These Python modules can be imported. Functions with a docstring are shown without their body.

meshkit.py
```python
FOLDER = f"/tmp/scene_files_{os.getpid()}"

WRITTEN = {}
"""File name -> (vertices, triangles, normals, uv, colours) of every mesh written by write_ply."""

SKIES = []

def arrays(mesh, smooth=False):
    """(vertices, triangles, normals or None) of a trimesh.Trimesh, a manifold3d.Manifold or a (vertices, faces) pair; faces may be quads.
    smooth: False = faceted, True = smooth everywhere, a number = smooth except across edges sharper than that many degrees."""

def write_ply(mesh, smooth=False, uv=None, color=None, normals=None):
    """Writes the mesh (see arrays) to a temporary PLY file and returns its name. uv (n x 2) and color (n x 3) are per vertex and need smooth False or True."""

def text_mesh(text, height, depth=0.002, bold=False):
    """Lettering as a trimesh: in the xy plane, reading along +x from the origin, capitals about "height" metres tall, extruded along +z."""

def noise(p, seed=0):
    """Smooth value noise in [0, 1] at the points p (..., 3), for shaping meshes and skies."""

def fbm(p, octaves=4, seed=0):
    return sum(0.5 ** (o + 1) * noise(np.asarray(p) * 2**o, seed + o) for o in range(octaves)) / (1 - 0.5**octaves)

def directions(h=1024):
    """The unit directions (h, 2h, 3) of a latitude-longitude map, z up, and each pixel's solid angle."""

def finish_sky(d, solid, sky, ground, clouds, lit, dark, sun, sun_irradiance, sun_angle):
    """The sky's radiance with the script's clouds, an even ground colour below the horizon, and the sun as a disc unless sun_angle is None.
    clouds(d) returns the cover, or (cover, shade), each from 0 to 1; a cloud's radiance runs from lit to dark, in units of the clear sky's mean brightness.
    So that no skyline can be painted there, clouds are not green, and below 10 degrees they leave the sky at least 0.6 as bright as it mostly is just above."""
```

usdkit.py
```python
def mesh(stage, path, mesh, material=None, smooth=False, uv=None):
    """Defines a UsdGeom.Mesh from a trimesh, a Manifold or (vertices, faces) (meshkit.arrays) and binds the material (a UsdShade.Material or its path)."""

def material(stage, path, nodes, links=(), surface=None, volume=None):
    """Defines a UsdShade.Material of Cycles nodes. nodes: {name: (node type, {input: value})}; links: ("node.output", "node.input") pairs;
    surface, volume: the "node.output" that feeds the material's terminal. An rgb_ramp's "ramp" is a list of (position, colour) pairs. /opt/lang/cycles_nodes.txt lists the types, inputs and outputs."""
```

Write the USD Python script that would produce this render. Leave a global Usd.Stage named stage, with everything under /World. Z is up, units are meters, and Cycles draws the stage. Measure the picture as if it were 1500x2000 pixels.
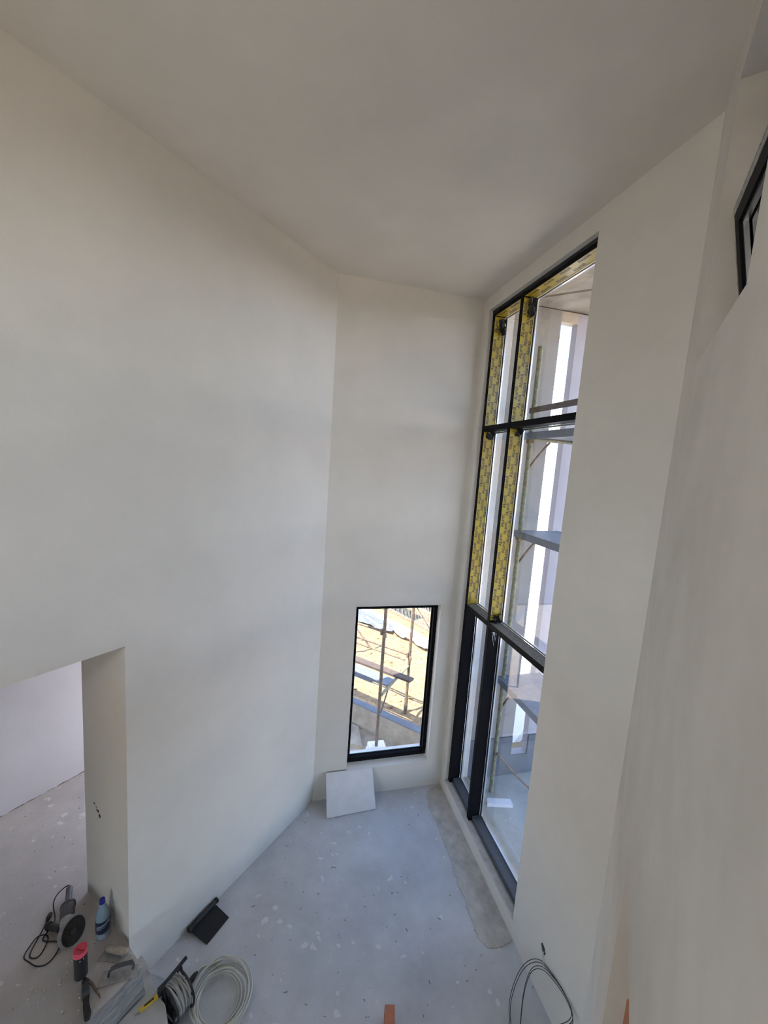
import math, random
import numpy as np
import trimesh
import manifold3d as m3
from shapely.geometry import Polygon, box as sbox
import usdkit, meshkit
from pxr import Usd, UsdGeom, UsdLux, UsdShade, Gf

rng = np.random.default_rng(7)
stage = Usd.Stage.CreateInMemory()
UsdGeom.SetStageUpAxis(stage, 'Z'); UsdGeom.SetStageMetersPerUnit(stage, 1.0)
UsdGeom.Xform.Define(stage, '/World')
mat = lambda name, nodes, links=(), surface='p.BSDF': usdkit.material(stage, '/World/Looks/' + name, nodes, links, surface=surface)

# ------------------------------------------------------------------ camera, sky, sun, exposure
cam = UsdGeom.Camera.Define(stage, '/World/Camera')
cam.CreateHorizontalApertureAttr(36.0); cam.CreateVerticalApertureAttr(48.0)
cam.CreateFocalLengthAttr(18.452)
cam.CreateExposureAttr(0.0)
CAM = (2.7389, -3.3632, 4.1113)
_r = [(0.85197, 0.51915, 0.06813), (0.12192, -0.07015, -0.99006), (-0.50921, 0.8518, -0.12306)]   # right, down, forward
cam.AddTransformOp().Set(Gf.Matrix4d(*_r[0], 0, *[-c for c in _r[1]], 0, *[-c for c in _r[2]], 0, *CAM, 1))

SKY, SUN = 0.44, 4.9
sky = UsdLux.DomeLight.Define(stage, '/World/Sky')
sky_m = mat('sky', {'s': ('sky_texture', {'sky_type': 'multiple_scattering', 'sun_disc': False, 'sun_elevation': 1.2, 'sun_rotation': 3.8}),
                    'w': ('mix', {'mix_type': 'multiply', 'fac': 1.0, 'color2': (1.05, 0.95, 0.925)}),        # the photograph's white balance
                    'b': ('background_shader', {'strength': SKY})}, [('s.color', 'w.color1'), ('w.color', 'b.color')], 'b.background')
UsdShade.MaterialBindingAPI.Apply(sky.GetPrim()).Bind(sky_m)
sun = UsdLux.DistantLight.Define(stage, '/World/Sun')
sun.CreateAngleAttr(0.53); sun.CreateNormalizeAttr(True); sun.CreateIntensityAttr(SUN); sun.CreateColorAttr(Gf.Vec3f(1.0, 0.95, 0.87))
_sd = np.array([-0.22, -0.47, 1.0]); _sd /= np.linalg.norm(_sd)          # towards the sun
_zx = np.cross([0, 1, 0], _sd); _zx /= np.linalg.norm(_zx); _zy = np.cross(_sd, _zx)
sun.AddTransformOp().Set(Gf.Matrix4d(*_zx, 0, *_zy, 0, *_sd, 0, 0, 0, 20, 1))

def area(name, pos, size, facing, power, color=(1, 1, 1)):
    """A rectangle lamp out of view, placed in an unseen opening to light the interior."""
    l = UsdLux.RectLight.Define(stage, '/World/' + name)
    l.CreateWidthAttr(size[0]); l.CreateHeightAttr(size[1]); l.CreateIntensityAttr(power); l.CreateColorAttr(Gf.Vec3f(*color))
    f = np.array(facing, float); f /= np.linalg.norm(f)
    z = -f; x = np.cross([0, 0, 1], z); x /= np.linalg.norm(x); y = np.cross(z, x)
    l.AddTransformOp().Set(Gf.Matrix4d(*x, 0, *y, 0, *z, 0, *pos, 1))
area('UnseenRearLamp', (1.475, -8.9, 4.45), (2.3, 2.2), (0, 1, 0), 0.6, (1.0, 0.88, 0.73))  # unseen lamp behind the camera, placed to light walls and ceiling
area('AddedSideFill', (2.93, -7.0, 5.1), (2.6, 0.9), (-1, 0, 0), 6.8, (1.0, 0.87, 0.68))  # added fill lamp out of view, brightens the left wall and ceiling
area('AddedGroundFill', (1.5, -8.9, 1.45), (2.2, 1.8), (0, 1, 0), 1.5, (1.0, 0.93, 0.84))  # added fill lamp out of view, brightens the low jamb and floor
area('UnseenCorridorLamp', (-1.40, -0.14, 1.6), (1.0, 2.0), (0, -1, 0), 1.7, (1.0, 0.92, 1.05))  # unseen lamp at the passage end, placed to light the passage wall

# ------------------------------------------------------------------ materials
def plaster(name, c, amp=0.05, scale=1.6, bump=0.12, rough=0.85, streak=0.0):
    a = tuple(x * (1 - amp) for x in c); b = tuple(min(1, x * (1 + amp)) for x in c)
    nodes = {'g': ('geometry', {}), 'n': ('noise_texture', {'scale': scale, 'detail': 6, 'roughness': 0.62}),
             'r': ('rgb_ramp', {'ramp': [(0.3, a), (0.7, b)]}),
             'm': ('mapping', {'scale': (14, 14, 2.0)}), 'n3': ('noise_texture', {'scale': 1.0, 'detail': 5, 'roughness': 0.6}),
             'n2': ('noise_texture', {'scale': 90, 'detail': 3}), 'mx': ('mix_float', {'fac': streak}),
             'b': ('bump', {'strength': bump, 'distance': 0.004}),
             'p': ('principled_bsdf', {'roughness': rough, 'specular_ior_level': 0.25})}
    return mat(name, nodes, [('g.position', 'n.vector'), ('g.position', 'm.vector'), ('m.vector', 'n3.vector'), ('g.position', 'n2.vector'), ('n.fac', 'r.fac'),
                             ('r.color', 'p.base_color'), ('n2.fac', 'mx.a'), ('n3.fac', 'mx.b'), ('mx.result', 'b.height'), ('b.normal', 'p.normal')])

def simple(name, c, rough=0.5, metal=0.0, spec=0.5, noise=0.0, scale=20, bump=0.0, **kw):
    nodes = {'p': ('principled_bsdf', {'base_color': c, 'roughness': rough, 'metallic': metal, 'specular_ior_level': spec, **kw})}
    links = []
    if noise or bump:
        nodes.update({'g': ('geometry', {}), 'n': ('noise_texture', {'scale': scale, 'detail': 5, 'roughness': 0.6}),
                      'r': ('rgb_ramp', {'ramp': [(0.3, tuple(x * (1 - noise) for x in c)), (0.7, tuple(min(1, x * (1 + noise)) for x in c))]})})
        links += [('g.position', 'n.vector'), ('n.fac', 'r.fac'), ('r.color', 'p.base_color')]
        if bump:
            nodes['b'] = ('bump', {'strength': bump, 'distance': 0.005}); links += [('n.fac', 'b.height'), ('b.normal', 'p.normal')]
    return mat(name, nodes, links)

def concrete(name, c, spot=(0.80, 0.79, 0.77), spots=1.0, amp=0.16):
    """Screed: cloudy grey with plaster splashes and dark specks trodden into it."""
    nodes = {'g': ('geometry', {}), 'n1': ('noise_texture', {'scale': 1.7, 'detail': 7, 'roughness': 0.65}),
             'r1': ('rgb_ramp', {'ramp': [(0.3, tuple(x * (1 - amp) for x in c)), (0.7, tuple(x * (1 + amp) for x in c))]}),
             'nd': ('noise_texture', {'scale': 17, 'detail': 3}), 'ds': ('vector_math', {'math_type': 'scale', 'scale': 0.10}), 'dv': ('vector_math', {'math_type': 'add'}),
             'v': ('voronoi_texture', {'scale': 9.0}), 'nm': ('noise_texture', {'scale': 2.3, 'detail': 4}),
             'th': ('map_range', {'from_min': 0.42, 'from_max': 0.72, 'to_min': 0.0, 'to_max': 0.32 * spots, 'clamp': True}),
             'lt': ('math', {'math_type': 'less_than'}), 'm1': ('mix', {'color2': spot}), 'sf': ('math', {'math_type': 'multiply', 'value2': 0.6}),
             'sc': ('noise_texture', {'scale': 5.5, 'detail': 8, 'roughness': 0.75}), 'scr': ('rgb_ramp', {'ramp': [(0.60, (0, 0, 0)), (0.72, (0.42, 0.42, 0.42))]}),
             'm2': ('mix', {'color2': spot}),
             'v2': ('voronoi_texture', {'scale': 11.0}), 'off': ('vector_math', {'math_type': 'add', 'vector2': (3.3, 1.7, 0.4)}),
             'lt2': ('math', {'math_type': 'less_than', 'value2': 0.085}), 'sf2': ('math', {'math_type': 'multiply', 'value2': 0.7}), 'm3': ('mix', {'color2': (0.10, 0.10, 0.10)}),
             'nf': ('noise_texture', {'scale': 70, 'detail': 4}), 'b': ('bump', {'strength': 0.25, 'distance': 0.004}),
             'p': ('principled_bsdf', {'roughness': 0.62, 'specular_ior_level': 0.35})}
    links = [('g.position', 'n1.vector'), ('n1.fac', 'r1.fac'), ('g.position', 'nd.vector'), ('nd.color', 'ds.vector1'), ('g.position', 'dv.vector1'), ('ds.vector', 'dv.vector2'),
             ('dv.vector', 'v.vector'), ('g.position', 'nm.vector'), ('nm.fac', 'th.value'), ('v.distance', 'lt.value1'), ('th.result', 'lt.value2'), ('lt.value', 'sf.value1'), ('sf.value', 'm1.fac'), ('r1.color', 'm1.color1'),
             ('g.position', 'sc.vector'), ('sc.fac', 'scr.fac'), ('scr.color', 'm2.fac'), ('m1.color', 'm2.color1'),
             ('dv.vector', 'off.vector1'), ('off.vector', 'v2.vector'), ('v2.distance', 'lt2.value1'), ('lt2.value', 'sf2.value1'), ('sf2.value', 'm3.fac'), ('m2.color', 'm3.color1'),
             ('m3.color', 'p.base_color'), ('g.position', 'nf.vector'), ('nf.fac', 'b.height'), ('b.normal', 'p.normal')]
    return mat(name, nodes, links)

M = dict(
    wall=plaster('wall_plaster', (0.70, 0.67, 0.61)),
    scraped=plaster('scraped_plaster', (0.66, 0.62, 0.56), 0.07, 2.4, 0.3, streak=0.8),
    ceil=plaster('ceiling_plaster', (0.75, 0.70, 0.62)),
    floor=concrete('screed_floor', (0.55, 0.56, 0.575)),
    floor2=concrete('landing_screed', (0.54, 0.505, 0.47), spots=1.15),
    mortar=simple('mortar_patch', (0.50, 0.475, 0.43), 0.9, noise=0.22, scale=9, bump=0.4),
    riser=mat('rough_riser', {'g': ('geometry', {}), 'm': ('mapping', {'scale': (40, 5, 45)}), 'n': ('noise_texture', {'scale': 1.6, 'detail': 7, 'roughness': 0.7, 'distortion': 0.4}),
                              'r': ('rgb_ramp', {'ramp': [(0.28, (0.14, 0.135, 0.13)), (0.5, (0.33, 0.33, 0.325)), (0.72, (0.52, 0.52, 0.51))]}), 'b': ('bump', {'strength': 0.9, 'distance': 0.008}), 'p': ('principled_bsdf', {'roughness': 0.85})},
              [('g.position', 'm.vector'), ('m.vector', 'n.vector'), ('n.fac', 'r.fac'), ('r.color', 'p.base_color'), ('n.fac', 'b.height'), ('b.normal', 'p.normal')]),
    step=simple('step_screed', (0.52, 0.51, 0.485), 0.85, noise=0.12, scale=7, bump=0.2),
    ledge=simple('ledge_mortar', (0.52, 0.50, 0.46), 0.9, noise=0.2, scale=12, bump=0.4),
    black=simple('black_aluminium', (0.008, 0.008, 0.010), 0.5, spec=0.06),
    slate=simple('grey_aluminium', (0.075, 0.085, 0.10), 0.45, noise=0.15, scale=30),
    dusty=simple('dusty_aluminium', (0.20, 0.19, 0.175), 0.85, noise=0.3, scale=35),
    alu=simple('bare_aluminium', (0.80, 0.82, 0.84), 0.28, metal=1.0),
    rubber=simple('black_rubber', (0.02, 0.02, 0.02), 0.6),
    tape=simple('yellow_film', (0.42, 0.32, 0.03), 0.30, spec=0.5, noise=0.10, scale=7, bump=0.08),
    ink=simple('black_ink', (0.035, 0.033, 0.028), 0.4),
    film=simple('black_film', (0.018, 0.018, 0.02), 0.3, spec=0.4),
    foam=simple('grey_foam', (0.35, 0.34, 0.31), 0.95, noise=0.35, scale=25, bump=0.6),
    hole_shade=simple('hole_shade_black', (0.05, 0.048, 0.045), 0.95),  # near black, paints the darkness inside gouges and cable hole
    lilac=plaster('corridor_plaster', (0.70, 0.68, 0.70)),  # lilac of the sky light is put into this plaster colour
    slab=simple('concrete_grey', (0.47, 0.41, 0.32), 0.9, noise=0.25, scale=5, bump=0.3),
    shutter=simple('boarded_concrete', (0.33, 0.30, 0.25), 0.9, noise=0.3, scale=4, bump=0.3),
    render=simple('lilac_render', (0.40, 0.385, 0.41), 0.9, noise=0.05, scale=6),
    tanrend=simple('tan_render', (0.30, 0.285, 0.26), 0.9, noise=0.08, scale=6),
    bright=simple('added_slope_white', (0.86, 0.86, 0.86), 0.9, noise=0.03, scale=6),
    plinth=simple('plinth_coating', (0.17, 0.18, 0.195), 0.8, noise=0.15, scale=5),
    terrace=concrete('terrace_concrete', (0.47, 0.46, 0.41), spots=0.8),
    sand=simple('sandy_ground', (0.30, 0.21, 0.112), 0.95, noise=0.42, scale=15, bump=0.8),
    bounce_ground=simple('pale_bounce_ground', (0.70, 0.62, 0.51), 0.95, noise=0.15, scale=30, bump=0.4),
    tarp=simple('white_sheeting', (0.84, 0.84, 0.86), 0.5, noise=0.04, scale=9, bump=0.2),
    tarpgrey=simple('grey_sheeting', (0.15, 0.165, 0.195), 0.5, noise=0.12, scale=9, bump=0.2),
    pole=simple('rusty_steel', (0.20, 0.145, 0.095), 0.7, noise=0.45, scale=22),
    polegreen=simple('weathered_green_steel', (0.23, 0.23, 0.15), 0.7, noise=0.45, scale=25),
    board=simple('weathered_board', (0.105, 0.082, 0.07), 0.9, noise=0.2, scale=12, bump=0.3),
    boardblue=simple('pale_steel_deck', (0.165, 0.19, 0.225), 0.6, noise=0.15, scale=14),
    eps=simple('white_polystyrene', (0.83, 0.83, 0.86), 0.9),
    gypsum=simple('gypsum_face', (0.76, 0.76, 0.775), 0.8, noise=0.05, scale=9),
    gypcore=simple('gypsum_edge', (0.62, 0.60, 0.56), 0.9),
    plast=simple('black_plastic', (0.018, 0.018, 0.019), 0.5, noise=0.3, scale=30),
    dull=simple('black_plate', (0.012, 0.012, 0.013), 0.75, noise=0.3, scale=30),
    dark=simple('dark_grey_plastic', (0.06, 0.062, 0.066), 0.55, noise=0.2, scale=40),
    casing=simple('grinder_casing', (0.085, 0.085, 0.09), 0.5, noise=0.25, scale=50),
    steel=simple('dusty_steel', (0.42, 0.41, 0.39), 0.55, metal=0.5, noise=0.2, scale=25),
    guard=simple('grinder_guard', (0.33, 0.33, 0.33), 0.5, metal=0.4, noise=0.2, scale=40),
    disc=simple('abrasive_disc', (0.05, 0.05, 0.05), 0.9, noise=0.3, scale=60),
    cable=simple('cream_cable', (0.62, 0.60, 0.52), 0.5),
    cable2=simple('grey_cable', (0.52, 0.51, 0.47), 0.55),
    wire=simple('thin_dark_wire', (0.05, 0.045, 0.04), 0.5),
    yellow=simple('yellow_plastic', (0.75, 0.50, 0.04), 0.4),
    pink=simple('pink_cap', (0.85, 0.10, 0.16), 0.35),
    pinkdeep=simple('pink_cap_inside', (0.66, 0.045, 0.10), 0.4),
    can=simple('black_can', (0.02, 0.02, 0.022), 0.3),
    white=simple('white_print', (0.8, 0.8, 0.8), 0.4),
    pet=mat('bottle_plastic', {'p': ('principled_bsdf', {'base_color': (0.50, 0.66, 0.78), 'roughness': 0.12, 'transmission_weight': 0.55, 'ior': 1.33})}),
    bluecap=simple('blue_cap', (0.02, 0.03, 0.30), 0.35),
    label=simple('dark_label', (0.02, 0.025, 0.05), 0.4),
    labelpale=simple('pale_label', (0.45, 0.58, 0.74), 0.4),
    wood=simple('handle_wood', (0.38, 0.32, 0.25), 0.8, noise=0.2, scale=40),
    clay=simple('terracotta_batten', (0.52, 0.20, 0.115), 0.75, noise=0.12, scale=18, bump=0.2),
    timber=simple('orange_timber', (0.55, 0.26, 0.15), 0.7, noise=0.15, scale=12),
    fence=simple('fence_wire', (0.66, 0.72, 0.64), 0.5),
    leaf=mat('hedge_leaf', {'o': ('geometry', {}), 'r': ('rgb_ramp', {'ramp': [(0, (0.05, 0.13, 0.04)), (1, (0.16, 0.27, 0.12))]}),
                            'd': ('principled_bsdf', {'roughness': 0.6}), 't': ('translucent_bsdf', {}), 'm': ('mix_closure', {'fac': 0.3})},
             [('o.random_per_island', 'r.fac'), ('r.color', 'd.base_color'), ('r.color', 't.color'), ('d.BSDF', 'm.closure1'), ('t.BSDF', 'm.closure2')], 'm.closure'),
    bark=simple('hedge_bark', (0.12, 0.09, 0.06), 0.9),
)
def glass(name, tint):
    # the index is turned round on a pane's back face, so that both faces of the thin sheet reflect alike
    return mat(name, {'q': ('geometry', {}), 'i': ('map_range', {'to_min': 1.5, 'to_max': 1 / 1.5}), 'f': ('fresnel', {}), 't': ('transparent_bsdf', {'color': tint}), 'g': ('glossy_bsdf', {'roughness': 0.0, 'color': (1, 1, 1)}), 'm': ('mix_closure', {})},
               [('q.backfacing', 'i.value'), ('i.result', 'f.IOR'), ('f.fac', 'm.fac'), ('t.BSDF', 'm.closure1'), ('g.BSDF', 'm.closure2')], 'm.closure')
M['dimglass'] = glass('dim_glass', (0.50, 0.49, 0.50))  # dark tint cuts the light, standing for shade outside the high window
M['glass'] = glass('window_glass', (0.885, 0.87, 0.88))

# ------------------------------------------------------------------ helpers
_names = {}
def numbered(parent, name):
    k = (str(parent), name); n = _names.get(k, 0); _names[k] = n + 1
    return name if n == 0 else f'{name}_{n:03d}'
def tm(x):
    if isinstance(x, m3.Manifold):
        q = x.to_mesh(); return trimesh.Trimesh(np.array(q.vert_properties[:, :3]), np.array(q.tri_verts), process=False)
    return x
def cat(*l):
    return trimesh.util.concatenate([tm(x) for x in l])
def data(prim, **kw):
    for k, v in kw.items():
        if v: prim.SetCustomDataByKey(k, v)
class Thing:
    """An Xform at the thing's base; meshes are given in world coordinates and stored relative to it."""
    def __init__(s, name, loc=(0, 0, 0), label=None, category=None, group=None, kind=None):
        s.loc = np.array(loc, float); s.path = '/World/' + numbered('/World', name)
        x = UsdGeom.Xform.Define(stage, s.path); x.AddTranslateOp().Set(Gf.Vec3d(*map(float, loc))); data(x.GetPrim(), label=label, category=category, group=group, kind=kind)
    def part(s, name, mesh, m, parent=None, smooth=False, label=None, kind=None):
        p = parent or s.path; path = f'{p}/{numbered(p, name)}'
        mesh = tm(mesh).copy(); mesh.apply_translation(-s.loc)
        data(usdkit.mesh(stage, path, mesh, M[m], smooth=smooth).GetPrim(), label=label, kind=kind)
        return path
def one(name, mesh, m, smooth=False, **kw):
    path = '/World/' + numbered('/World', name)
    data(usdkit.mesh(stage, path, tm(mesh), M[m], smooth=smooth).GetPrim(), **kw)
    return path
def child(parent, name, mesh, m, smooth=False, **kw):
    data(usdkit.mesh(stage, f'{parent}/{numbered(parent, name)}', tm(mesh), M[m], smooth=smooth).GetPrim(), **kw)

def ext(poly, z0, z1):
    p = np.array(poly, float)
    if Polygon(p).exterior.is_ccw is False: p = p[::-1]
    return m3.CrossSection([p]).extrude(z1 - z0).translate((0, 0, z0))
S2 = 2 ** -0.5
BRC = np.array([1.1667, 1.1667, 0.0])
FR = {'B': (np.zeros(3), np.array([S2, S2, 0]), np.array([-S2, S2, 0])), 'W': (BRC, np.array([S2, -S2, 0]), np.array([S2, S2, 0])),
      'X': (np.zeros(3), np.array([1.0, 0, 0]), np.array([0, 1.0, 0]))}
def at(f, u, n, z=0.0):
    o, a, b = FR[f]; return o + a * u + b * n + np.array([0, 0, z])
def cbox(f, u0, u1, n0, n1, z0, z1, ch=0.003):
    """A box along one of the three frames with chamfered edges."""
    pts = []
    for u, su in ((u0, 1), (u1, -1)):
        for n, sn in ((n0, 1), (n1, -1)):
            for z, sz in ((z0, 1), (z1, -1)):
                for k in ((0, 1, 1), (1, 0, 1), (1, 1, 0)):
                    pts.append(at(f, u + su * ch * k[0], n + sn * ch * k[1], z + sz * ch * k[2]))
    return m3.Manifold.hull_points(np.array(pts))
def solid(f, u0, u1, n0, n1, z0, z1):
    return m3.Manifold.hull_points(np.array([at(f, u, n, z) for u in (u0, u1) for n in (n0, n1) for z in (z0, z1)]))
def hullpts(p): return m3.Manifold.hull_points(np.array(p, float))
def tube(points, r, sides=10, closed=False, cap=True):
    p = np.array(points, float); n = len(p); rr = np.broadcast_to(np.asarray(r, float), (n,))
    t = np.roll(p, -1, 0) - np.roll(p, 1, 0) if closed else np.gradient(p, axis=0)
    t /= np.linalg.norm(t, axis=1, keepdims=True) + 1e-12
    a = np.cross(t[0], [0, 0, 1.0]);
    if np.linalg.norm(a) < 1e-3: a = np.cross(t[0], [1.0, 0, 0])
    a /= np.linalg.norm(a); ang = np.linspace(0, 2 * math.pi, sides, endpoint=False); V = []
    for i in range(n):
        a = a - t[i] * (a @ t[i]); a /= np.linalg.norm(a); b = np.cross(t[i], a)
        V.append(p[i] + rr[i] * (np.cos(ang)[:, None] * a + np.sin(ang)[:, None] * b))
    V = np.vstack(V); F = []
    for i in range(n if closed else n - 1):
        for k in range(sides):
            q0, q1 = i * sides + k, i * sides + (k + 1) % sides; w0, w1 = ((i + 1) % n) * sides + k, ((i + 1) % n) * sides + (k + 1) % sides
            F += [(q0, q1, w1), (q0, w1, w0)]
    if not closed and cap:
        V = np.vstack([V, p[0], p[-1]]); c0, c1 = n * sides, n * sides + 1
        for k in range(sides):
            F += [(c0, (k + 1) % sides, k), (c1, (n - 1) * sides + k, (n - 1) * sides + (k + 1) % sides)]
    return trimesh.Trimesh(V, F, process=False)
def spline(pts, n=60):
    from scipy.interpolate import CubicSpline
    p = np.array(pts, float); s = np.r_[0, np.cumsum(np.linalg.norm(np.diff(p, axis=0), axis=1))]
    return CubicSpline(s, p)(np.linspace(0, s[-1], n))
def lathe(profile, loc, axis=(0, 0, 1), sections=32):
    m = trimesh.creation.revolve(np.array(profile, float), sections=sections)
    m.apply_transform(trimesh.geometry.align_vectors([0, 0, 1], axis)); m.apply_translation(loc); return m
def sheet(fn, nu, nv, thick):
    """A thin closed sheet over fn(s, t) -> point, s and t from 0 to 1; thick is the offset vector of its back."""
    g = np.array([[fn(i / nu, j / nv) for j in range(nv + 1)] for i in range(nu + 1)]); k = (nu + 1) * (nv + 1)
    V = np.vstack([g.reshape(-1, 3), g.reshape(-1, 3) - np.array(thick)]); F = []; ix = lambda i, j: i * (nv + 1) + j
    for i in range(nu):
        for j in range(nv):
            a, b, c, d = ix(i, j), ix(i + 1, j), ix(i + 1, j + 1), ix(i, j + 1)
            F += [(a, b, c), (a, c, d), (k + a, k + c, k + b), (k + a, k + d, k + c)]
    edge = [ix(i, 0) for i in range(nu)] + [ix(nu, j) for j in range(nv)] + [ix(i, nv) for i in range(nu, 0, -1)] + [ix(0, j) for j in range(nv, 0, -1)]
    for a, b in zip(edge, edge[1:] + edge[:1]): F += [(a, k + a, k + b), (a, k + b, b)]
    m = trimesh.Trimesh(V, F, process=False); return m
def fb(p, octaves=3, seed=0): return meshkit.fbm(np.atleast_2d(np.array(p, float)), octaves, seed) - 0.5

# ------------------------------------------------------------------ the room
H, W, YR = 6.0, 2.95, -9.0
BR, RC = (1.1667, 1.1667), (2.95, -0.6166)
BRo, RCo, BLo = (1.1667, 1.6192), (3.30, -0.5140), (-0.2263, 0.2263)
ZL = 0.39                                         # raised floor beyond the opening
K = dict(kind='structure')
wl = ext([(-0.665, YR), (0, YR), (0, 0), BLo, (-0.665, 0.2263)], 0, H + 0.3) - solid('X', -1, 0.5, -4.3, -2.067, ZL - 0.002, 2.763)
g = []
for y, z, a, b in ((-0.005 - 2.062, 1.30, 0.020, 0.010), (-2.067, 1.285, 0.012, 0.009), (-2.067, 1.265, 0.026, 0.014), (-2.067, 1.235, 0.018, 0.022)):
    g.append((a, b, z))
for k, (a, b, z) in enumerate(g):                   # small gouges in the jamb
    x = -0.505 + 0.028 * k
    wl = wl - hullpts([(x + a * c, -2.067 + d, z + b * s) for c, s in ((1, .2), (.3, 1), (-.8, .6), (-1, -.4), (.1, -1)) for d in (-0.02, 0.03)])
WL = one('wall_left', wl, 'wall', label='tall pale plastered wall with a wide opening low at its left', **K)
for k, (a, b, z) in enumerate(g):
    x = -0.505 + 0.028 * k
    child(WL, 'hole_shade', hullpts([(x + a * c, -2.067 + d, z + b * s) for c, s in ((1, .2), (.3, 1), (-.8, .6), (-1, -.4), (.1, -1)) for d in (0.002, 0.028)]), 'hole_shade')  # dark plugs paint the shade inside the gouges
one('wall_back', ext([(0, 0), BR, BRo, BLo], -0.5, H + 0.3) - solid('B', 0.395, 1.45, -0.1, 0.5, 0.355, 2.44) - hullpts([at('B', u, n, z) for u in (0.395, 1.45) for n, z in ((-0.05, 0.342), (-0.05, 0.5), (0.12, 0.38), (0.12, 0.5))]),
    'wall', label='narrow plastered end wall with the low black-framed window', **K)
wg = ext([BR, RC, RCo, BRo], 0, H + 0.3) - solid('W', 0.115, 1.705, -0.1, 0.5, 0.15, 5.855)
hole = [(2.063, 0.414), (2.076, 0.447), (2.104, 0.440), (2.127, 0.412), (2.112, 0.366), (2.088, 0.372)]
hp = lambda n0, n1: hullpts([at('W', u, n, z) for u, z in hole for n in (n0, n1)])
WG = one('wall_glazed', wg - hp(-0.02, 0.07), 'wall', label='plastered wall around the tall glazing with a small cable hole', **K)
child(WG, 'hole_shade_fill', hp(0.006, 0.068), 'hole_shade')  # dark plug just below the surface paints the shade in the hole
wr = ext([RC, (W, YR), (3.30, YR), RCo], 0, H + 0.3) - solid('X', 2.9, 3.4, -1.95, -1.05, 4.64, 5.81) - solid('X', 2.9, 3.4, -2.45, -1.54, -0.1, 2.505) - solid('X', 2.9, 3.4, -8.4, -5.6, 4.6, 5.6)  # the last opening is out of view, added for the side fill lamp
WR = one('wall_right', wr, 'scraped', label='scraped plaster wall running close past the camera on the right', **K)
one('wall_rear', ext([(0, YR - 0.3), (3.3, YR - 0.3), (3.3, YR), (0, YR)], 0, H + 0.3) - solid('X', 0.3, 2.65, YR - 0.5, YR + 0.1, 3.3, 5.6) - solid('X', 0.4, 2.6, YR - 0.5, YR + 0.1, 0.55, 2.35), 'wall', **K)  # out of view; its openings are placed for the two rear lamps
one('ceiling', ext([(-0.665, YR - 0.3), (3.3, YR - 0.3), RCo, BRo, BLo, (-0.665, 0.2263)], H + 0.001, H + 0.3), 'ceil', label='smooth off-white ceiling over the tall room', **K)
# floor with the mortar strip along the kerb
FL = one('floor', ext([(0, YR), (W, YR), RC, BR, (0, 0)], -0.2, 0), 'floor', label='grey cement floor flecked with plaster splashes', **K)
edge = [(1.10, 1.02), (1.105, 0.93), (1.125, 0.846), (1.234, 0.717), (1.40, 0.575), (1.556, 0.419), (1.70, 0.26), (1.801, 0.134), (1.93, -0.01), (2.046, -0.13), (2.11, -0.20), (2.164, -0.229), (2.22, -0.238), (2.274, -0.217), (2.335, -0.17), (2.385, -0.06)]
es = spline([(*e, 0) for e in edge], 120)[:, :2]; es = es + 0.05 * np.stack([fb(np.c_[es * 11, np.zeros(120)], 3, 3), fb(np.c_[es * 14, np.zeros(120)], 3, 4)], 1)
strip = np.vstack([es, at('W', 1.60, -0.002)[:2], at('W', 0.01, -0.002)[:2]])
child(FL, 'mortar_strip', m3.CrossSection([strip if Polygon(strip).exterior.is_ccw else strip[::-1]]).extrude(0.006).translate((0, 0, 0.0005)), 'mortar', label='darker mended mortar strip beside the kerb')
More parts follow.
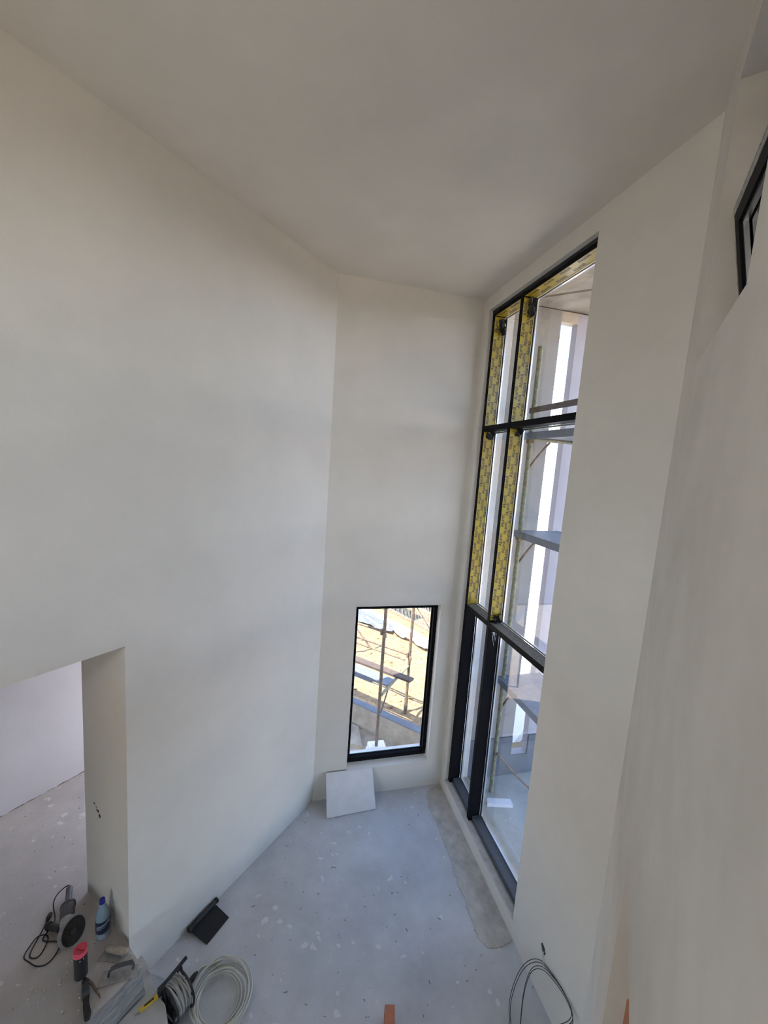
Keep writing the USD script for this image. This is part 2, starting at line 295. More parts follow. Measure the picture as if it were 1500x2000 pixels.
# kerb ledge in front of the glazing
def ledge(s, t):
    u = 0.118 + 1.584 * s; n = 0.003 + 0.078 * t
    return at('W', u, n, 0.151 + 0.006 * float(fb((u * 9, n * 12, 0), 3, 9)[0]) + 0.008 * t)
child(WG, 'ledge', sheet(ledge, 60, 4, (0, 0, 0.012)), 'ledge', smooth=True, label='rough mortar ledge under the glazing')
# raised floor and step beyond the opening
LN = one('floor_raised', cat(ext([(-2.4, YR), (-0.665, YR), (-0.665, -4.3), (0, -4.3), (0.2, -4.3), (0.2, -2.08), (0.0, -2.067), (-0.665, -2.067), (-0.665, 0.22), (-2.4, 0.22)], -0.2, ZL)), 'floor2', label='raised cement floor of the passage seen through the opening', **K)
def risf(s, t):
    y = -4.3 + 2.215 * s; z = 0.205 + 0.183 * t
    return np.array([0.205 + 0.05 * (1 - t) + 0.016 * float(fb((y * 7, z * 60, 1), 3, 5)[0]), y, z])
child(LN, 'riser', sheet(risf, 110, 12, (0.045, 0, 0)), 'riser', smooth=True, label='streaky rough riser under the raised floor')
SP = one('floor_step', ext([(0.2, -4.3), (0.545, -4.3), (0.51, -2.07), (0.42, -2.035), (0.20, -2.03), (0.12, -1.985), (0.005, -1.98), (0.0, -2.06), (0.2, -2.08)], 0, 0.2), 'step', label='low cement step below the raised floor', **K)
# upper floor behind the camera, passage shell, room behind the right doorway
one('floor_upper', ext([(0.0, YR), (W, YR), (W, -3.43), (0.0, -3.43)], 2.78, 2.95), 'step', **K)
WP = one('wall_passage', ext([(-2.4, YR), (-2.105, YR), (-2.105, 0.2263), (-2.4, 0.2263)], ZL, 3.3), 'lilac', label='passage wall behind the opening, lilac sky light in its plaster colour', **K)
child(WP, 'base_gap_strip', sheet(lambda s, t: np.array([-2.1045 + 0.004 * (1 - t), -4.3 + 4.2 * s, ZL - 0.002 + t * (0.007 + 0.028 * max(-0.2, float(fb((s * 90, 0, 5), 4, 15)[0])))]), 320, 1, (0.003, 0, 0)), 'pole', label='ragged dark strip for the gap along the wall foot')  # thin brown strip in front of the wall, drawn for the gap
one('wall_passage_end', ext([(-2.105, -0.04), (-0.665, -0.04), (-0.665, 0.2263), (-2.105, 0.2263)], ZL, 3.3) - solid('X', -1.95, -0.85, -0.3, 0.5, 0.5, 2.65), 'lilac', **K)  # out of view; its opening is placed for the passage lamp
one('wall_passage_rear', ext([(-2.4, YR - 0.3), (0, YR - 0.3), (0, YR), (-2.4, YR)], 0, 3.3), 'lilac', **K)
one('ceiling_passage', ext([(-2.4, YR - 0.3), (-0.665, YR - 0.3), (-0.665, 0.2263), (-2.4, 0.2263)], 3.0, 3.5), 'ceil', **K)  # out of view; its top is set high to shade the trench
sr = ext([(3.3, -4.3), (5.8, -4.3), (5.8, -0.62), (3.3, -0.62)], -0.2, 2.85) - solid('X', 3.29, 5.5, -4.0, -0.9, 0.0, 2.6) - solid('X', 5.4, 6.0, -2.6, -2.0, 1.0, 2.0)
one('wall_side_room', sr, 'lilac', **K)  # out of view; its opening is sized to light the doorway jamb

# ------------------------------------------------------------------ windows
w1 = Thing('window_1', at('B', 0.92, 0.13, 0.37), 'black-framed fixed window looking onto the scaffolding and sand', None, None, 'structure')
w1.part('stile', cbox('B', 0.397, 0.442, 0.10, 0.17, 0.375, 2.43), 'black'); w1.part('stile', cbox('B', 1.403, 1.448, 0.10, 0.17, 0.375, 2.43), 'black')
w1.part('rail', cbox('B', 0.442, 1.403, 0.10, 0.17, 0.375, 0.435), 'black'); w1.part('rail', cbox('B', 0.442, 1.403, 0.10, 0.17, 2.37, 2.43), 'black')
w1.part('glazing_bead', cbox('B', 0.442, 1.403, 0.150, 0.168, 0.435, 0.452), 'alu'); w1.part('glazing_bead', cbox('B', 1.388, 1.403, 0.150, 0.168, 0.452, 2.37), 'black'); w1.part('glazing_bead', cbox('B', 0.442, 0.450, 0.150, 0.168, 0.452, 2.37), 'black')  # lower bead in bright metal stands for the highlight along the rail
w1.part('pane', solid('B', 0.44, 1.405, 0.169, 0.173, 0.434, 2.375), 'glass')

w2 = Thing('window_2', at('W', 0.9, 0.1, 0.15), 'tall black curtain-wall glazing with yellow protective film on its upper mullions', None, None, 'structure')
MU = [(0.116, 0.170), (0.660, 0.715), (1.648, 1.703)]
D0, D1 = 0.05, 0.182
for k, (a, b) in enumerate(MU):
    w2.part('mullion', cbox('W', a, b, D0, D1, 0.152, 5.845, 0.004), 'black')
BAYS = [(0.170, 0.660), (0.715, 1.648)]
for a, b in BAYS:
    w2.part('transom', cbox('W', a, b, D0, D1, 4.545, 4.602, 0.003), 'black')
    p = w2.part('transom', cbox('W', a, b, D0, D1, 2.452, 2.508, 0.003), 'black')
    w2.part('dust_layer', solid('W', a + 0.002, b - 0.002, D0 + 0.003, D1 - 0.002, 2.508, 2.511), 'dusty', p)
    w2.part('head_rail', cbox('W', a, b, D0, D1, 5.788, 5.845, 0.003), 'black')
    w2.part('bottom_rail', cbox('W', a, b, 0.088, D1 + 0.02, 0.153, 0.212, 0.003), 'slate')
    for z0, z1 in ((0.212, 2.452), (2.511, 4.545), (4.602, 5.788)):
        w2.part('pane', solid('W', a + 0.004, b - 0.004, 0.205, 0.211, z0 + 0.002, z1 - 0.002), 'glass')
        w2.part('spacer', cat(solid('W', a + 0.004, a + 0.012, 0.183, 0.203, z0, z1), solid('W', b - 0.012, b - 0.004, 0.183, 0.203, z0, z1)), 'rubber')
        w2.part('bead', cbox('W', a + 0.012, a + 0.028, 0.186, 0.204, z0, z1, 0.002), 'alu'); w2.part('bead', cbox('W', b - 0.028, b - 0.012, 0.186, 0.204, z0, z1, 0.002), 'alu')
        w2.part('bead', cbox('W', a + 0.028, b - 0.028, 0.186, 0.204, z0, z0 + 0.016, 0.002), 'alu'); w2.part('bead', cbox('W', a + 0.028, b - 0.028, 0.186, 0.204, z1 - 0.016, z1, 0.002), 'alu')
word = meshkit.text_mesh('Alumil', 0.0325, 0.0006, bold=True)
wlen = float(word.bounds[1, 0])
word.apply_transform(np.array([[1, 0.0, 0, 0], [0, 1, 0, 0], [0, 0, 1, 0], [0, 0, 0, 1.0]]))
def side_words(u, d0, d1, z0, z1):
    out = []
    for c, n in enumerate((d0 + 0.042, d0 + 0.083, d0 + 0.124)):
        z = z0 + 0.015 + (0.10 if c % 2 else 0.0) + 0.02 * c
        while z + wlen < z1 - 0.01:
            m = word.copy(); v = m.vertices.copy()
            m.vertices = np.array([at('W', u + q[2], n - q[1], z + q[0]) for q in v]); out.append(m); z += 0.198
    return trimesh.util.concatenate(out)
for k, (a, b) in enumerate(MU[:2]):
    z0 = 2.515 if k == 0 else 2.535
    for q0, q1 in ((z0, 4.54), (4.607, 5.78)):
        p = w2.part('protective_film', solid('W', b, b + 0.0012, D0 + 0.004, D1 - 0.003, q0, q1), 'tape', label='yellow printed protective film')
        w2.part('lettering', side_words(b + 0.0012, D0, D1, q0, q1), 'ink', p)
for a, b in BAYS:
    p = w2.part('protective_film', solid('W', a + 0.01, b - 0.002, D0 + 0.004, D1 - 0.002, 5.7868, 5.788), 'tape', label='yellow printed protective film')
    out = []
    for c, n in enumerate((D0 + 0.045, D0 + 0.105)):
        u = a + 0.05 + 0.09 * c
        while u + wlen < b - 0.02:
            m = word.copy(); v = m.vertices.copy(); m.vertices = np.array([at('W', u + q[0], n - q[1], 5.7868 - q[2]) for q in v]); out.append(m); u += 0.215
    w2.part('lettering', trimesh.util.concatenate(out), 'ink', p)
def crumple(u0, n0, n1, z0, z1, seed, du=0.03):
    def f(s, t):
        n = n0 + (n1 - n0) * (s + 0.25 * (1 - t) * (0.5 - s)); z = z0 + (z1 - z0) * t
        q = float(fb((s * 4, t * 4, seed), 3, seed)[0])
        return at('W', u0 + 0.012 + du * (0.5 + 1.6 * q) + 0.02 * math.sin(7 * s + 5 * t + seed), n, z + 0.03 * q)
    return sheet(f, 14, 14, at('W', 0.002, 0) - at('W', 0, 0))
for (a, b), zt, sd in ((MU[0], 5.76, 1), (MU[1], 5.775, 2)):
    w2.part('loose_film', crumple(b, D0 + 0.05, D1, zt - 0.17, zt, sd), 'film', smooth=40, label='crumpled black film at the top corner')
w2.part('loose_film', crumple(MU[0][1], D0 + 0.02, D1, 4.46, 4.545, 3, 0.02), 'film', smooth=40); w2.part('loose_film', crumple(MU[1][1], D0 + 0.05, D1, 4.47, 4.545, 4, 0.02), 'film', smooth=40)
w2.part('loose_film', crumple(MU[1][1], D0 + 0.03, D1 - 0.01, 2.512, 2.60, 6, 0.02), 'film', smooth=40)
def tornstrip(z, seed):
    pts = np.array([[0.13 + 1.57 * i / 120, 5.852 - 0.0] for i in range(121)])
    def f(s, t):
        u = 0.118 + 1.583 * s; return at('W', u, 0.046 + 0.002 * t, 5.853 - t * (0.028 + 0.022 * float(fb((u * 11, seed, 0), 3, seed)[0])))
    return sheet(f, 120, 2, at('W', 0, -0.002) - at('W', 0, 0))
w2.part('seal_strip', tornstrip(5.85, 8), 'film', smooth=True, label='torn black sealing strip along the head')
dr = [m3.Manifold.hull_points(np.array([at('W', 0.7155, n + d, z + e) for d, e in ((0, 0), (w, 0), (w * .6, -l), (w * .3, -l))] + [at('W', 0.7168, n + d, z + e) for d, e in ((0.001, 0), (w - .001, -0.002))])) for n, w, z, l in ((0.09, 0.08, 2.40, 0.012), (0.105, 0.006, 2.395, 0.11), (0.122, 0.007, 2.395, 0.15), (0.14, 0.006, 2.395, 0.09))]
w2.part('plaster_drip', cat(*dr), 'white', label='white plaster drips on the bare mullion')

w3 = Thing('window_3', (3.1, -1.5, 4.65), 'small high window tilted inward in its deep recess', None, None, 'structure')
def tilted(y0, y1, s0, s1, t0, t1):
    """A bar of the sash: s runs up the tilted sash from its bottom edge, t through its thickness."""
    b = np.array([3.112, 0, 4.66]); e = np.array([-0.183, 0, 1.0]); e /= np.linalg.norm(e); nn = np.array([e[2], 0, -e[0]])
    return hullpts([b + e * s + nn * t + np.array([0, y, 0]) for y in (y0, y1) for s in (s0, s1) for t in (t0, t1)])
w3.part('stile', tilted(-1.125, -1.07, 0, 0.605, 0, 0.06), 'black'); w3.part('stile', tilted(-1.93, -1.875, 0, 0.605, 0, 0.06), 'black')
w3.part('rail', tilted(-1.875, -1.125, 0.55, 0.605, 0, 0.06), 'black'); w3.part('rail', tilted(-1.875, -1.125, 0, 0.055, 0, 0.06), 'black')
w3.part('bead', tilted(-1.140, -1.127, 0.055, 0.55, 0.012, 0.03), 'alu'); w3.part('bead', tilted(-1.875, -1.14, 0.537, 0.55, 0.012, 0.03), 'alu')
w3.part('pane', tilted(-1.875, -1.125, 0.055, 0.55, 0.035, 0.041), 'dimglass')
w3.part('pane', solid('X', 3.215, 3.222, -1.885, -1.115, 4.705, 5.235), 'dimglass', label='added dim outer pane that cuts the incoming light')
def foamf(s, t):
    y = -1.93 + 0.87 * s; q = float(fb((y * 20, t * 5, 2), 3, 12)[0])
    b = np.array([3.112, y, 4.66]) + np.array([-0.18, 0, 0.983]) * (0.606 + 0.032 * t + 0.02 * q * t); return b + np.array([0.0 + 0.008 * q, 0, 0])
w3.part('foam_strip', sheet(foamf, 60, 4, (-0.03, 0, 0)), 'foam', smooth=True, label='rough grey foam edge on the sash')
w3.part('foam_strip', sheet(lambda s, t: np.array([3.112, -1.068 + 0.012 * t * (1 + float(fb((s * 20, t * 3, 4), 3, 13)[0])), 4.66]) + np.array([-0.18, 0, 0.983]) * (0.5 * s), 40, 3, (-0.02, 0, 0)), 'foam', smooth=True)
w3.part('outer_frame', cat(cbox('X', 3.19, 3.25, -1.95, -1.89, 4.64, 5.30), cbox('X', 3.19, 3.25, -1.11, -1.05, 4.64, 5.30), cbox('X', 3.19, 3.25, -1.89, -1.11, 4.64, 4.70), cbox('X', 3.19, 3.25, -1.89, -1.11, 5.24, 5.30)), 'black')
child(WR, 'lintel_infill', solid('X', 3.18, 3.298, -1.949, -1.051, 5.301, 5.809), 'wall')
d1 = Thing('door_1', (3.1, -1.6, 0), 'doorless opening low in the right wall with an orange timber lining', None, None, 'structure')
d1.part('lining', hullpts([(x, y, z) for x, z0, z1 in ((3.02, 0, 1.92), (3.24, 0, 2.0)) for z in (z0, z1) for y in (-1.5415, -1.56)]), 'timber')

# ------------------------------------------------------------------ terrace outside the glazing
one('terrace_floor', ext([tuple(at('W', -0.3, 0.325)[:2]), tuple(at('W', 3.6, 0.325)[:2]), tuple(at('W', 3.6, 1.9)[:2]), tuple(at('W', -0.3, 1.9)[:2])], -0.45, -0.01), 'terrace', label='concrete floor of the terrace outside the tall glazing', **K)
child(WG, 'outer_sill', solid('W', 0.12, 1.70, 0.212, 0.33, 0.10, 0.152), 'slab')
tw = Thing('wall_terrace', at('W', -0.17, 1.2, 0), 'rendered side wall of the terrace with a tall bright slot', None, None, 'structure')
tw.part('pier', solid('W', -0.32, -0.02, 0.32, 1.02, -0.4, 6.05), 'tanrend'); tw.part('pier', solid('W', -0.12, -0.02, 1.25, 1.8, -0.4, 6.05), 'render')
tw.part('slot_sill', solid('W', -0.12, -0.02, 1.02, 1.25, -0.4, 0.28), 'render'); tw.part('slot_head', solid('W', -0.12, -0.02, 1.02, 1.25, 5.93, 6.05), 'slab')
tw.part('plinth', solid('W', -0.02, 0.0, 0.33, 1.8, -0.01, 0.27), 'plinth'); tw.part('plinth', solid('W', -0.02, 0.0, 1.26, 1.8, 0.27, 0.55), 'plinth'); tw.part('plinth', solid('W', -0.02, 0.0, 0.33, 1.01, 0.27, 0.55), 'plinth')
foot = Polygon([at('W', u, n)[:2] for u, n in ((-0.32, 0.325), (3.6, 0.325), (3.6, 1.8), (-0.32, 1.8))])
so = Thing('terrace_soffit', at('W', 1.2, 1.4, 6.1), 'board-marked concrete soffit over the terrace', None, None, 'structure')
so.part('slab', ext(list(foot.exterior.coords)[:-1], 6.08, 6.32), 'slab')
k = 0; y = -2.2
while y < 4.2:
    wd = 0.22 + 0.06 * ((k * 37) % 5) / 5
    g2 = foot.intersection(sbox(-3, y + 0.004, 8, y + wd - 0.004))
    if g2.area > 0.02: so.part('soffit_board', ext(list(g2.exterior.coords)[:-1], 6.055 + 0.008 * ((k * 7) % 3), 6.082), 'shutter')
    y += wd; k += 1
def scaffold_pole(t, p0, p1, r=0.024, m='pole'): t.part('pole', tube([p0, np.array(p0) * .5 + np.array(p1) * .5, p1], r, 12), m, smooth=40)
one('added_bounce_yard', solid('W', -0.3, 9, 1.92, 14, -0.5, -0.02), 'bounce_ground', **K)  # added pale ground out of view, bounces sunlight up to the ceiling
ts = Thing('scaffold', at('W', 0.22, 0.62, 0), 'weathered scaffold frame standing on the terrace behind the glazing', 'scaffolding')
for u in (0.22, 2.7):
    for n, zt in ((0.62, 5.53), (1.30, 4.6)):
        z0 = 0.0
        scaffold_pole(ts, at('W', u, n, -0.008), at('W', u, n, zt), 0.026, 'polegreen' if n < 1 else 'pole')
    for z in (1.50, 3.36, 4.50):
        ts.part('cross_tube', tube([at('W', u, 0.60, z), at('W', u, 0.9, z), at('W', u, 1.32, z)], 0.020, 10), 'polegreen', smooth=40)
        ts.part('knee_brace', tube([at('W', u, 0.62, z - 0.36), at('W', u, 0.75, z - 0.18), at('W', u, 0.88, z - 0.02)], 0.014, 8), 'pole', smooth=40)
        ts.part('coupler', cbox('W', u - 0.034, u + 0.034, 0.585, 0.655, z - 0.05, z + 0.03, 0.008), 'pole')
ts.part('diagonal_brace', tube([at('W', 0.26, 0.62, 0.56), at('W', 0.28, 0.9, 0.25), at('W', 0.31, 1.16, 0.005)], 0.014, 8), 'pole', smooth=40)
ts.part('guard_rail', cbox('W', 0.20, 2.72, 0.575, 0.60, 4.79, 4.85, 0.003), 'board')
for z, lab in ((1.52, 'pale steel deck board lowest behind the glazing'), (3.38, 'pale steel deck board at mid height behind the glazing'), (4.52, 'pale steel deck board seen from below behind the upper panes')):
    bd = Thing('deck_board', at('W', 1.45, 0.9, z), lab, 'deck', 'scaffold decks on the terrace')
    bd.part('deck', cbox('W', 0.17, 2.75, 0.56, 1.16, z, z + 0.045, 0.004), 'boardblue')
    bd.part('lip', cbox('W', 0.17, 2.75, 0.555, 0.566, z - 0.03, z + 0.05, 0.002), 'boardblue'); bd.part('lip', cbox('W', 0.17, 2.75, 1.154, 1.165, z - 0.03, z + 0.05, 0.002), 'boardblue')
tp = Thing('foam_offcut', (1.92, 1.31, 0), 'white polystyrene strip lying on the terrace floor', 'offcut')
tp.part('slab', hullpts([(*p, z) for p in ((1.76, 1.27), (2.06, 1.36), (2.01, 1.43), (1.79, 1.19)) for z in (-0.009, 0.035)]), 'eps')
one('added_white_slope', hullpts([at('B', u, n, z) for u, z, n1 in ((3.1, -0.06, 3.6), (3.22, -0.06, 3.6), (13.8, 13.8, 12.0), (13.92, 13.8, 12.0)) for n in (0.6, n1)]), 'bright', label='added steep white roof glimpsed through the terrace slot', category='slope')  # added slope tilted to the sun so the slot looks bright white

# ------------------------------------------------------------------ yard outside the end window
def groundf(s, t):
    x, y = -9 + 16 * s, 2.05 + 8 * t ** 1.25
    return np.array([x, y, -0.055 + 0.05 * min(1, (y - 2.05) * 1.5) * 2 * float(fb((x * 3, y * 3, 0), 4, 21)[0]) + 0.02 * float(fb((x * 14, y * 14, 0), 3, 22)[0])])
GR = one('ground', sheet(groundf, 170, 110, (0, 0, 0.12)), 'sand', smooth=True, label='sunlit sandy ground beyond the retaining wall', **K)
cl = []
for k in range(240):
    x, y = rng.uniform(-4, 1.2), rng.uniform(2.2, 5.4); s = 0.012 + 0.03 * rng.random() ** 3
    i = trimesh.creation.icosphere(1, s); i.vertices *= (1 + 0.5 * fb(i.vertices / s * 1.3 + k, 2, k))[:, None] * np.array([1, 1, 0.7])
    i.apply_translation((x, y, float(groundf((x + 9) / 16, ((y - 2.05) / 8) ** 0.8)[2]) + s * 0.3)); cl.append(i)
child(GR, 'dirt_clods', trimesh.util.concatenate(cl), 'sand', kind='stuff')
one('ground_far', cat(trimesh.creation.box((120, 110, 0.2), transform=trimesh.transformations.translation_matrix((0, 65, -0.3))), trimesh.creation.box((120, 120, 0.2), transform=trimesh.transformations.translation_matrix((0, -50, -0.62)))), 'sand', **K)
one('pit_floor', solid('X', -9, 7, 0.0, 1.94, -0.65, -0.44), 'slab', label='shaded concrete bottom of the trench below the end window', **K)
rw = Thing('retaining_wall', (-0.2, 2.0, -0.44), 'low concrete retaining wall between the trench and the sand', 'wall')
rw.part('wall', solid('X', -9, 7, 1.93, 2.055, -0.44, -0.035), 'slab')
rw.part('membrane', sheet(lambda s, t: np.array([-9 + 16 * s, 1.922 + 0.15 * t, -0.028 + 0.012 * float(fb((s * 90, t * 2, 0), 2, 31)[0])]), 160, 3, (0, 0, 0.006)), 'tarpgrey', smooth=True, label='grey membrane strip over the wall top')
cp = Thing('concrete_plate', (-0.6, 1.75, -0.44), 'pale concrete plate lying in the trench', 'slab')
cp.part('plate', hullpts([(x, y, z) for x, y in ((-1.3, 1.90), (-0.62, 1.90), (-0.30, 1.55), (-1.3, 1.2)) for z in (-0.44, -0.385)]), 'slab')
fb_ = Thing('foam_block', (0.1, 1.29, -0.44), 'white polystyrene block under the foot of the nearer scaffold pole', 'block')
fb_.part('block', cbox('B', 0.87, 1.12, 0.70, 0.95, -0.44, -0.03, 0.006), 'eps'); fb_.part('wedge', hullpts([at('B', u, n, z) for u, n, z in ((0.80, 0.78, -0.44), (0.80, 0.92, -0.44), (0.868, 0.78, -0.44), (0.868, 0.92, -0.44), (0.868, 0.80, -0.08), (0.868, 0.92, -0.06), (0.81, 0.85, -0.1))]), 'eps')
fs = Thing('scaffold', (0.08, 1.29, 0), 'rusty scaffold frame standing outside the end window', 'scaffolding')
scaffold_pole(fs, (0.10, 1.29, -0.03), (0.10, 1.29, 4.0)); scaffold_pole(fs, (0.065, 2.26, -0.08), (0.065, 2.26, 4.0))
fs.part('sleeve', tube([(0.065, 2.26, -0.08), (0.065, 2.26, 0.1), (0.065, 2.26, 0.22)], 0.031, 12), 'pole', smooth=40)
for x in (-2.4,):
    scaffold_pole(fs, (x, 1.29, -0.44), (x, 1.29, 4.0)); scaffold_pole(fs, (x, 2.26, -0.08), (x, 2.26, 4.0))
for y, z, r in ((1.29, 1.735, 0.017), (2.26, 0.985, 0.02), (2.26, 0.872, 0.016)):
    x1 = -0.02 if z == 0.872 else 0.08
    fs.part('rail', tube([(-2.4, y, z), (-1.2, y, z), (x1, y, z)], r, 10), 'pole', smooth=40)
fs.part('diagonal_brace', tube([(-1.30, 2.26, 1.42), (-1.0, 2.26, 1.12), (-0.72, 2.26, 0.88)], 0.016, 8), 'pole', smooth=40)
fs.part('diagonal_brace', tube([(-0.55, 2.34, 2.5), (0.3, 2.34, 1.55), (0.75, 2.34, 0.9)], 0.008, 8), 'pole', smooth=40)
for x, y, z in ((0.10, 1.29, 1.735), (0.065, 2.26, 0.985)):
    fs.part('coupler', cat(cbox('X', x - 0.045, x - 0.01, y - 0.045, y - 0.005, z - 0.045, z + 0.045, 0.006), cbox('X', x + 0.005, x + 0.05, y - 0.05, y - 0.01, z - 0.075, z - 0.01, 0.006)), 'pole')
fs.part('cross_tube', tube([(0.137, 1.27, 0.80), (0.09, 1.8, 0.80), (0.055, 2.28, 0.80)], 0.022, 10), 'polegreen', smooth=40)
fs.part('knee_brace', tube([(0.13, 1.30, 0.50), (0.12, 1.42, 0.66), (0.11, 1.52, 0.78)], 0.011, 8), 'pole', smooth=40)
b1 = Thing('deck_board', (-0.6, 1.78, 0.83), 'brown wooden plank on the scaffold outside the end window', 'plank')
b1.part('plank', hullpts([(x, y, z) for x, y in ((-2.5, 1.72), (-2.5, 1.90), (0.35, 1.87), (0.335, 1.755)) for z in (0.825, 0.86)]), 'board')
b2 = Thing('deck_board', (-0.6, 1.53, 0.84), 'pale blue steel deck beside the wooden plank outside', 'deck')
b2.part('deck', hullpts([(x, y, z) for x, y in ((-2.5, 1.48), (-2.5, 1.70), (0.12, 1.665), (0.11, 1.46)) for z in (0.825, 0.85)]), 'boardblue')
b2.part('lip', hullpts([(x, y, z) for x, y in ((-2.5, 1.45), (-2.5, 1.478), (-0.15, 1.475), (-0.15, 1.45)) for z in (0.79, 0.85)]), 'boardblue')
# sheeting, fence and hedge
def ridge(s, t):
    c = np.array([-4.2, 5.92]) + s * np.array([4.6, -1.45]); a = math.pi * (0.0 + t); nrm = np.array([0.30, 0.954])
    q = 1 + 0.5 * float(fb((s * 22, t * 2.5, 0), 3, 41)[0]); r = 0.125 * q
    return np.array([c[0] - nrm[0] * r * math.cos(a), c[1] - nrm[1] * r * math.cos(a), -0.05 + 0.16 * q * math.sin(a)])
tr = Thing('white_sheeting', (-1.9, 5.1, 0), 'long rolled white sheeting on the sand in front of the fence', 'sheeting')
tr.part('roll', sheet(ridge, 130, 12, (0, 0, 0.004)), 'tarp', smooth=True)
def apron(s, t):
    c = np.array([-4.2, 5.80]) + s * np.array([2.5, -0.80]) + t * np.array([0.10, -0.55]) * (0.35 + 0.65 * math.sin(math.pi * (0.15 + 0.8 * s)))
    return np.array([c[0], c[1], 0.02 + 0.05 * (1 - t) + 0.10 * float(fb((s * 14, t * 5, 3), 3, 43)[0])])
tr.part('apron', sheet(apron, 70, 22, (0, 0, 0.004)), 'tarpgrey', smooth=True, label='grey flat part of the sheeting')
def apron2(s, t):
    c = np.array([-1.75, 5.02]) + s * np.array([2.1, -0.66]) + t * np.array([0.05, -0.26]) * (0.3 + 0.9 * float(meshkit.fbm(np.array([[s * 6, 0, 0]]), 3, 8)[0]))
    return np.array([c[0], c[1], 0.02 + 0.06 * (1 - t) + 0.12 * float(fb((s * 16, t * 4, 3), 3, 44)[0])])
tr.part('apron', sheet(apron2, 60, 14, (0, 0, 0.004)), 'tarp', smooth=True)
fn = Thing('mesh_fence', (-1.8, 5.75, 0), 'pale wire mesh fence along the far edge of the sand', 'fence')
f0, fd = np.array([-4.6, 6.75, -0.05]), np.array([0.945, -0.327, 0])
bars = [trimesh.creation.cylinder(0.0045, 1.5, sections=5, transform=trimesh.transformations.translation_matrix(f0 + fd * 0.055 * k + [0, 0, 0.80])) for k in range(110)]
for z in (0.1, 0.5, 0.9, 1.3): bars.append(tube([f0 + [0, 0, z], f0 + fd * 3 + [0, 0, z], f0 + fd * 6.05 + [0, 0, z]], 0.006, 6))
fn.part('wire_mesh', trimesh.util.concatenate(bars), 'fence', kind='stuff')
for k in range(4): fn.part('post', tube([f0 + fd * 2.0 * k, f0 + fd * 2.0 * k + [0, 0, 0.8], f0 + fd * 2.0 * k + [0, 0, 1.65]], 0.025, 10), 'fence', smooth=40)
bn = one('blue_sheet', sheet(lambda s, t: f0 + fd * (2.0 + 1.0 * s) + np.array([-0.02, -0.03, 0.52 + 0.7 * t + 0.0]) + np.array([0.4, 0.9, 0]) * 0.03 * float(fb((s * 5, t * 5, 0), 2, 51)[0]), 16, 12, (0.002, 0.004, 0)), 'boardblue', smooth=True, label='pale blue sheet hung on the wire fence', category='sheet')
for k, (hx, hy, rx, hz, lab) in enumerate(((-1.75, 7.25, 0.95, 2.0, 'green hedge behind the left part of the fence'), (0.05, 6.45, 0.72, 1.9, 'green hedge behind the right part of the fence'), (-4.2, 8.4, 1.2, 2.2, 'green hedge farthest left behind the fence'), (1.75, 7.4, 0.8, 2.0, 'green hedge farthest right behind the fence'))):
    n = 2600; r2 = np.random.default_rng(60 + k)
    d = r2.normal(size=(n, 3)); d /= np.linalg.norm(d, axis=1, keepdims=True); rad = r2.random(n) ** 0.35
    c = d * rad[:, None] * np.array([rx, 0.75, hz / 2]) + np.array([hx, hy, hz / 2 - 0.05])
    c[:, 2] = np.maximum(c[:, 2], 0.02); a = r2.normal(size=(n, 3)); a /= np.linalg.norm(a, axis=1, keepdims=True); b = np.cross(a, r2.normal(size=(n, 3))); b /= np.linalg.norm(b, axis=1, keepdims=True)
    L = 0.075; V = np.stack([c - a * L, c + b * L * .5, c + a * L, c - b * L * .5], 1).reshape(-1, 3); F = np.arange(4 * n).reshape(-1, 4)
    hd = Thing('hedge', (hx, hy, -0.1), lab, 'hedge')
    hd.part('foliage', (lambda t: t)(trimesh.Trimesh(V, np.vstack([F[:, [0, 1, 2]], F[:, [0, 2, 3]]]), process=False)), 'leaf', kind='stuff')
    hd.part('stem', tube([(hx, hy, -0.15), (hx + 0.05, hy, 0.5), (hx, hy + 0.05, 1.3)], (0.05, 0.04, 0.02), 8), 'bark', smooth=40)

# ------------------------------------------------------------------ things on the floor
# gypsum board leaning under the end window
gb = Thing('plasterboard', (0.47, 0.13, 0), 'white square plasterboard offcut leaning under the end window', 'board')
b0, b1_, t0, t1 = np.array([0.288, -0.081, 0.002]), np.array([0.681, 0.357, 0.002]), at('B', 0.143, -0.016, 0.372), at('B', 0.712, -0.014, 0.364)
nb = np.cross(b1_ - b0, t0 - b0); nb /= np.linalg.norm(nb)
if nb[2] < 0: nb = -nb
gb.part('face', hullpts([p + nb * o for p in (b0, b1_, t0, t1) for o in (0.0112, 0.0125)]), 'gypsum')
gb.part('core', hullpts([p + nb * o for p in (b0, b1_, t0, t1) for o in (0.0, 0.0111)]), 'gypcore')
# black spreader by the left wall
sp = Thing('spreader', (0.11, -1.47, 0), 'black wide plaster spreader lying against the left wall', 'spreader')
sp.part('blade', hullpts([(x, y, z) for x, y in ((0.05, -1.60), (0.232, -1.575), (0.214, -1.345), (0.045, -1.355)) for z in ((0.004, 0.008) if x > 0.1 else (0.020, 0.026))]), 'dull')
sp.part('handle', tube([(0.035, -1.605, 0.037), (0.033, -1.55, 0.037), (0.03, -1.45, 0.037), (0.027, -1.39, 0.037), (0.026, -1.335, 0.037)], (0.016, 0.022, 0.022, 0.022, 0.016), 14), 'plast', smooth=50)
sp.part('end_cap', tube([(0.0355, -1.612, 0.037), (0.035, -1.604, 0.037), (0.0345, -1.598, 0.037)], 0.024, 14), 'plast', smooth=40); sp.part('end_cap', tube([(0.026, -1.341, 0.037), (0.026, -1.334, 0.037), (0.0255, -1.328, 0.037)], 0.024, 14), 'plast', smooth=40)
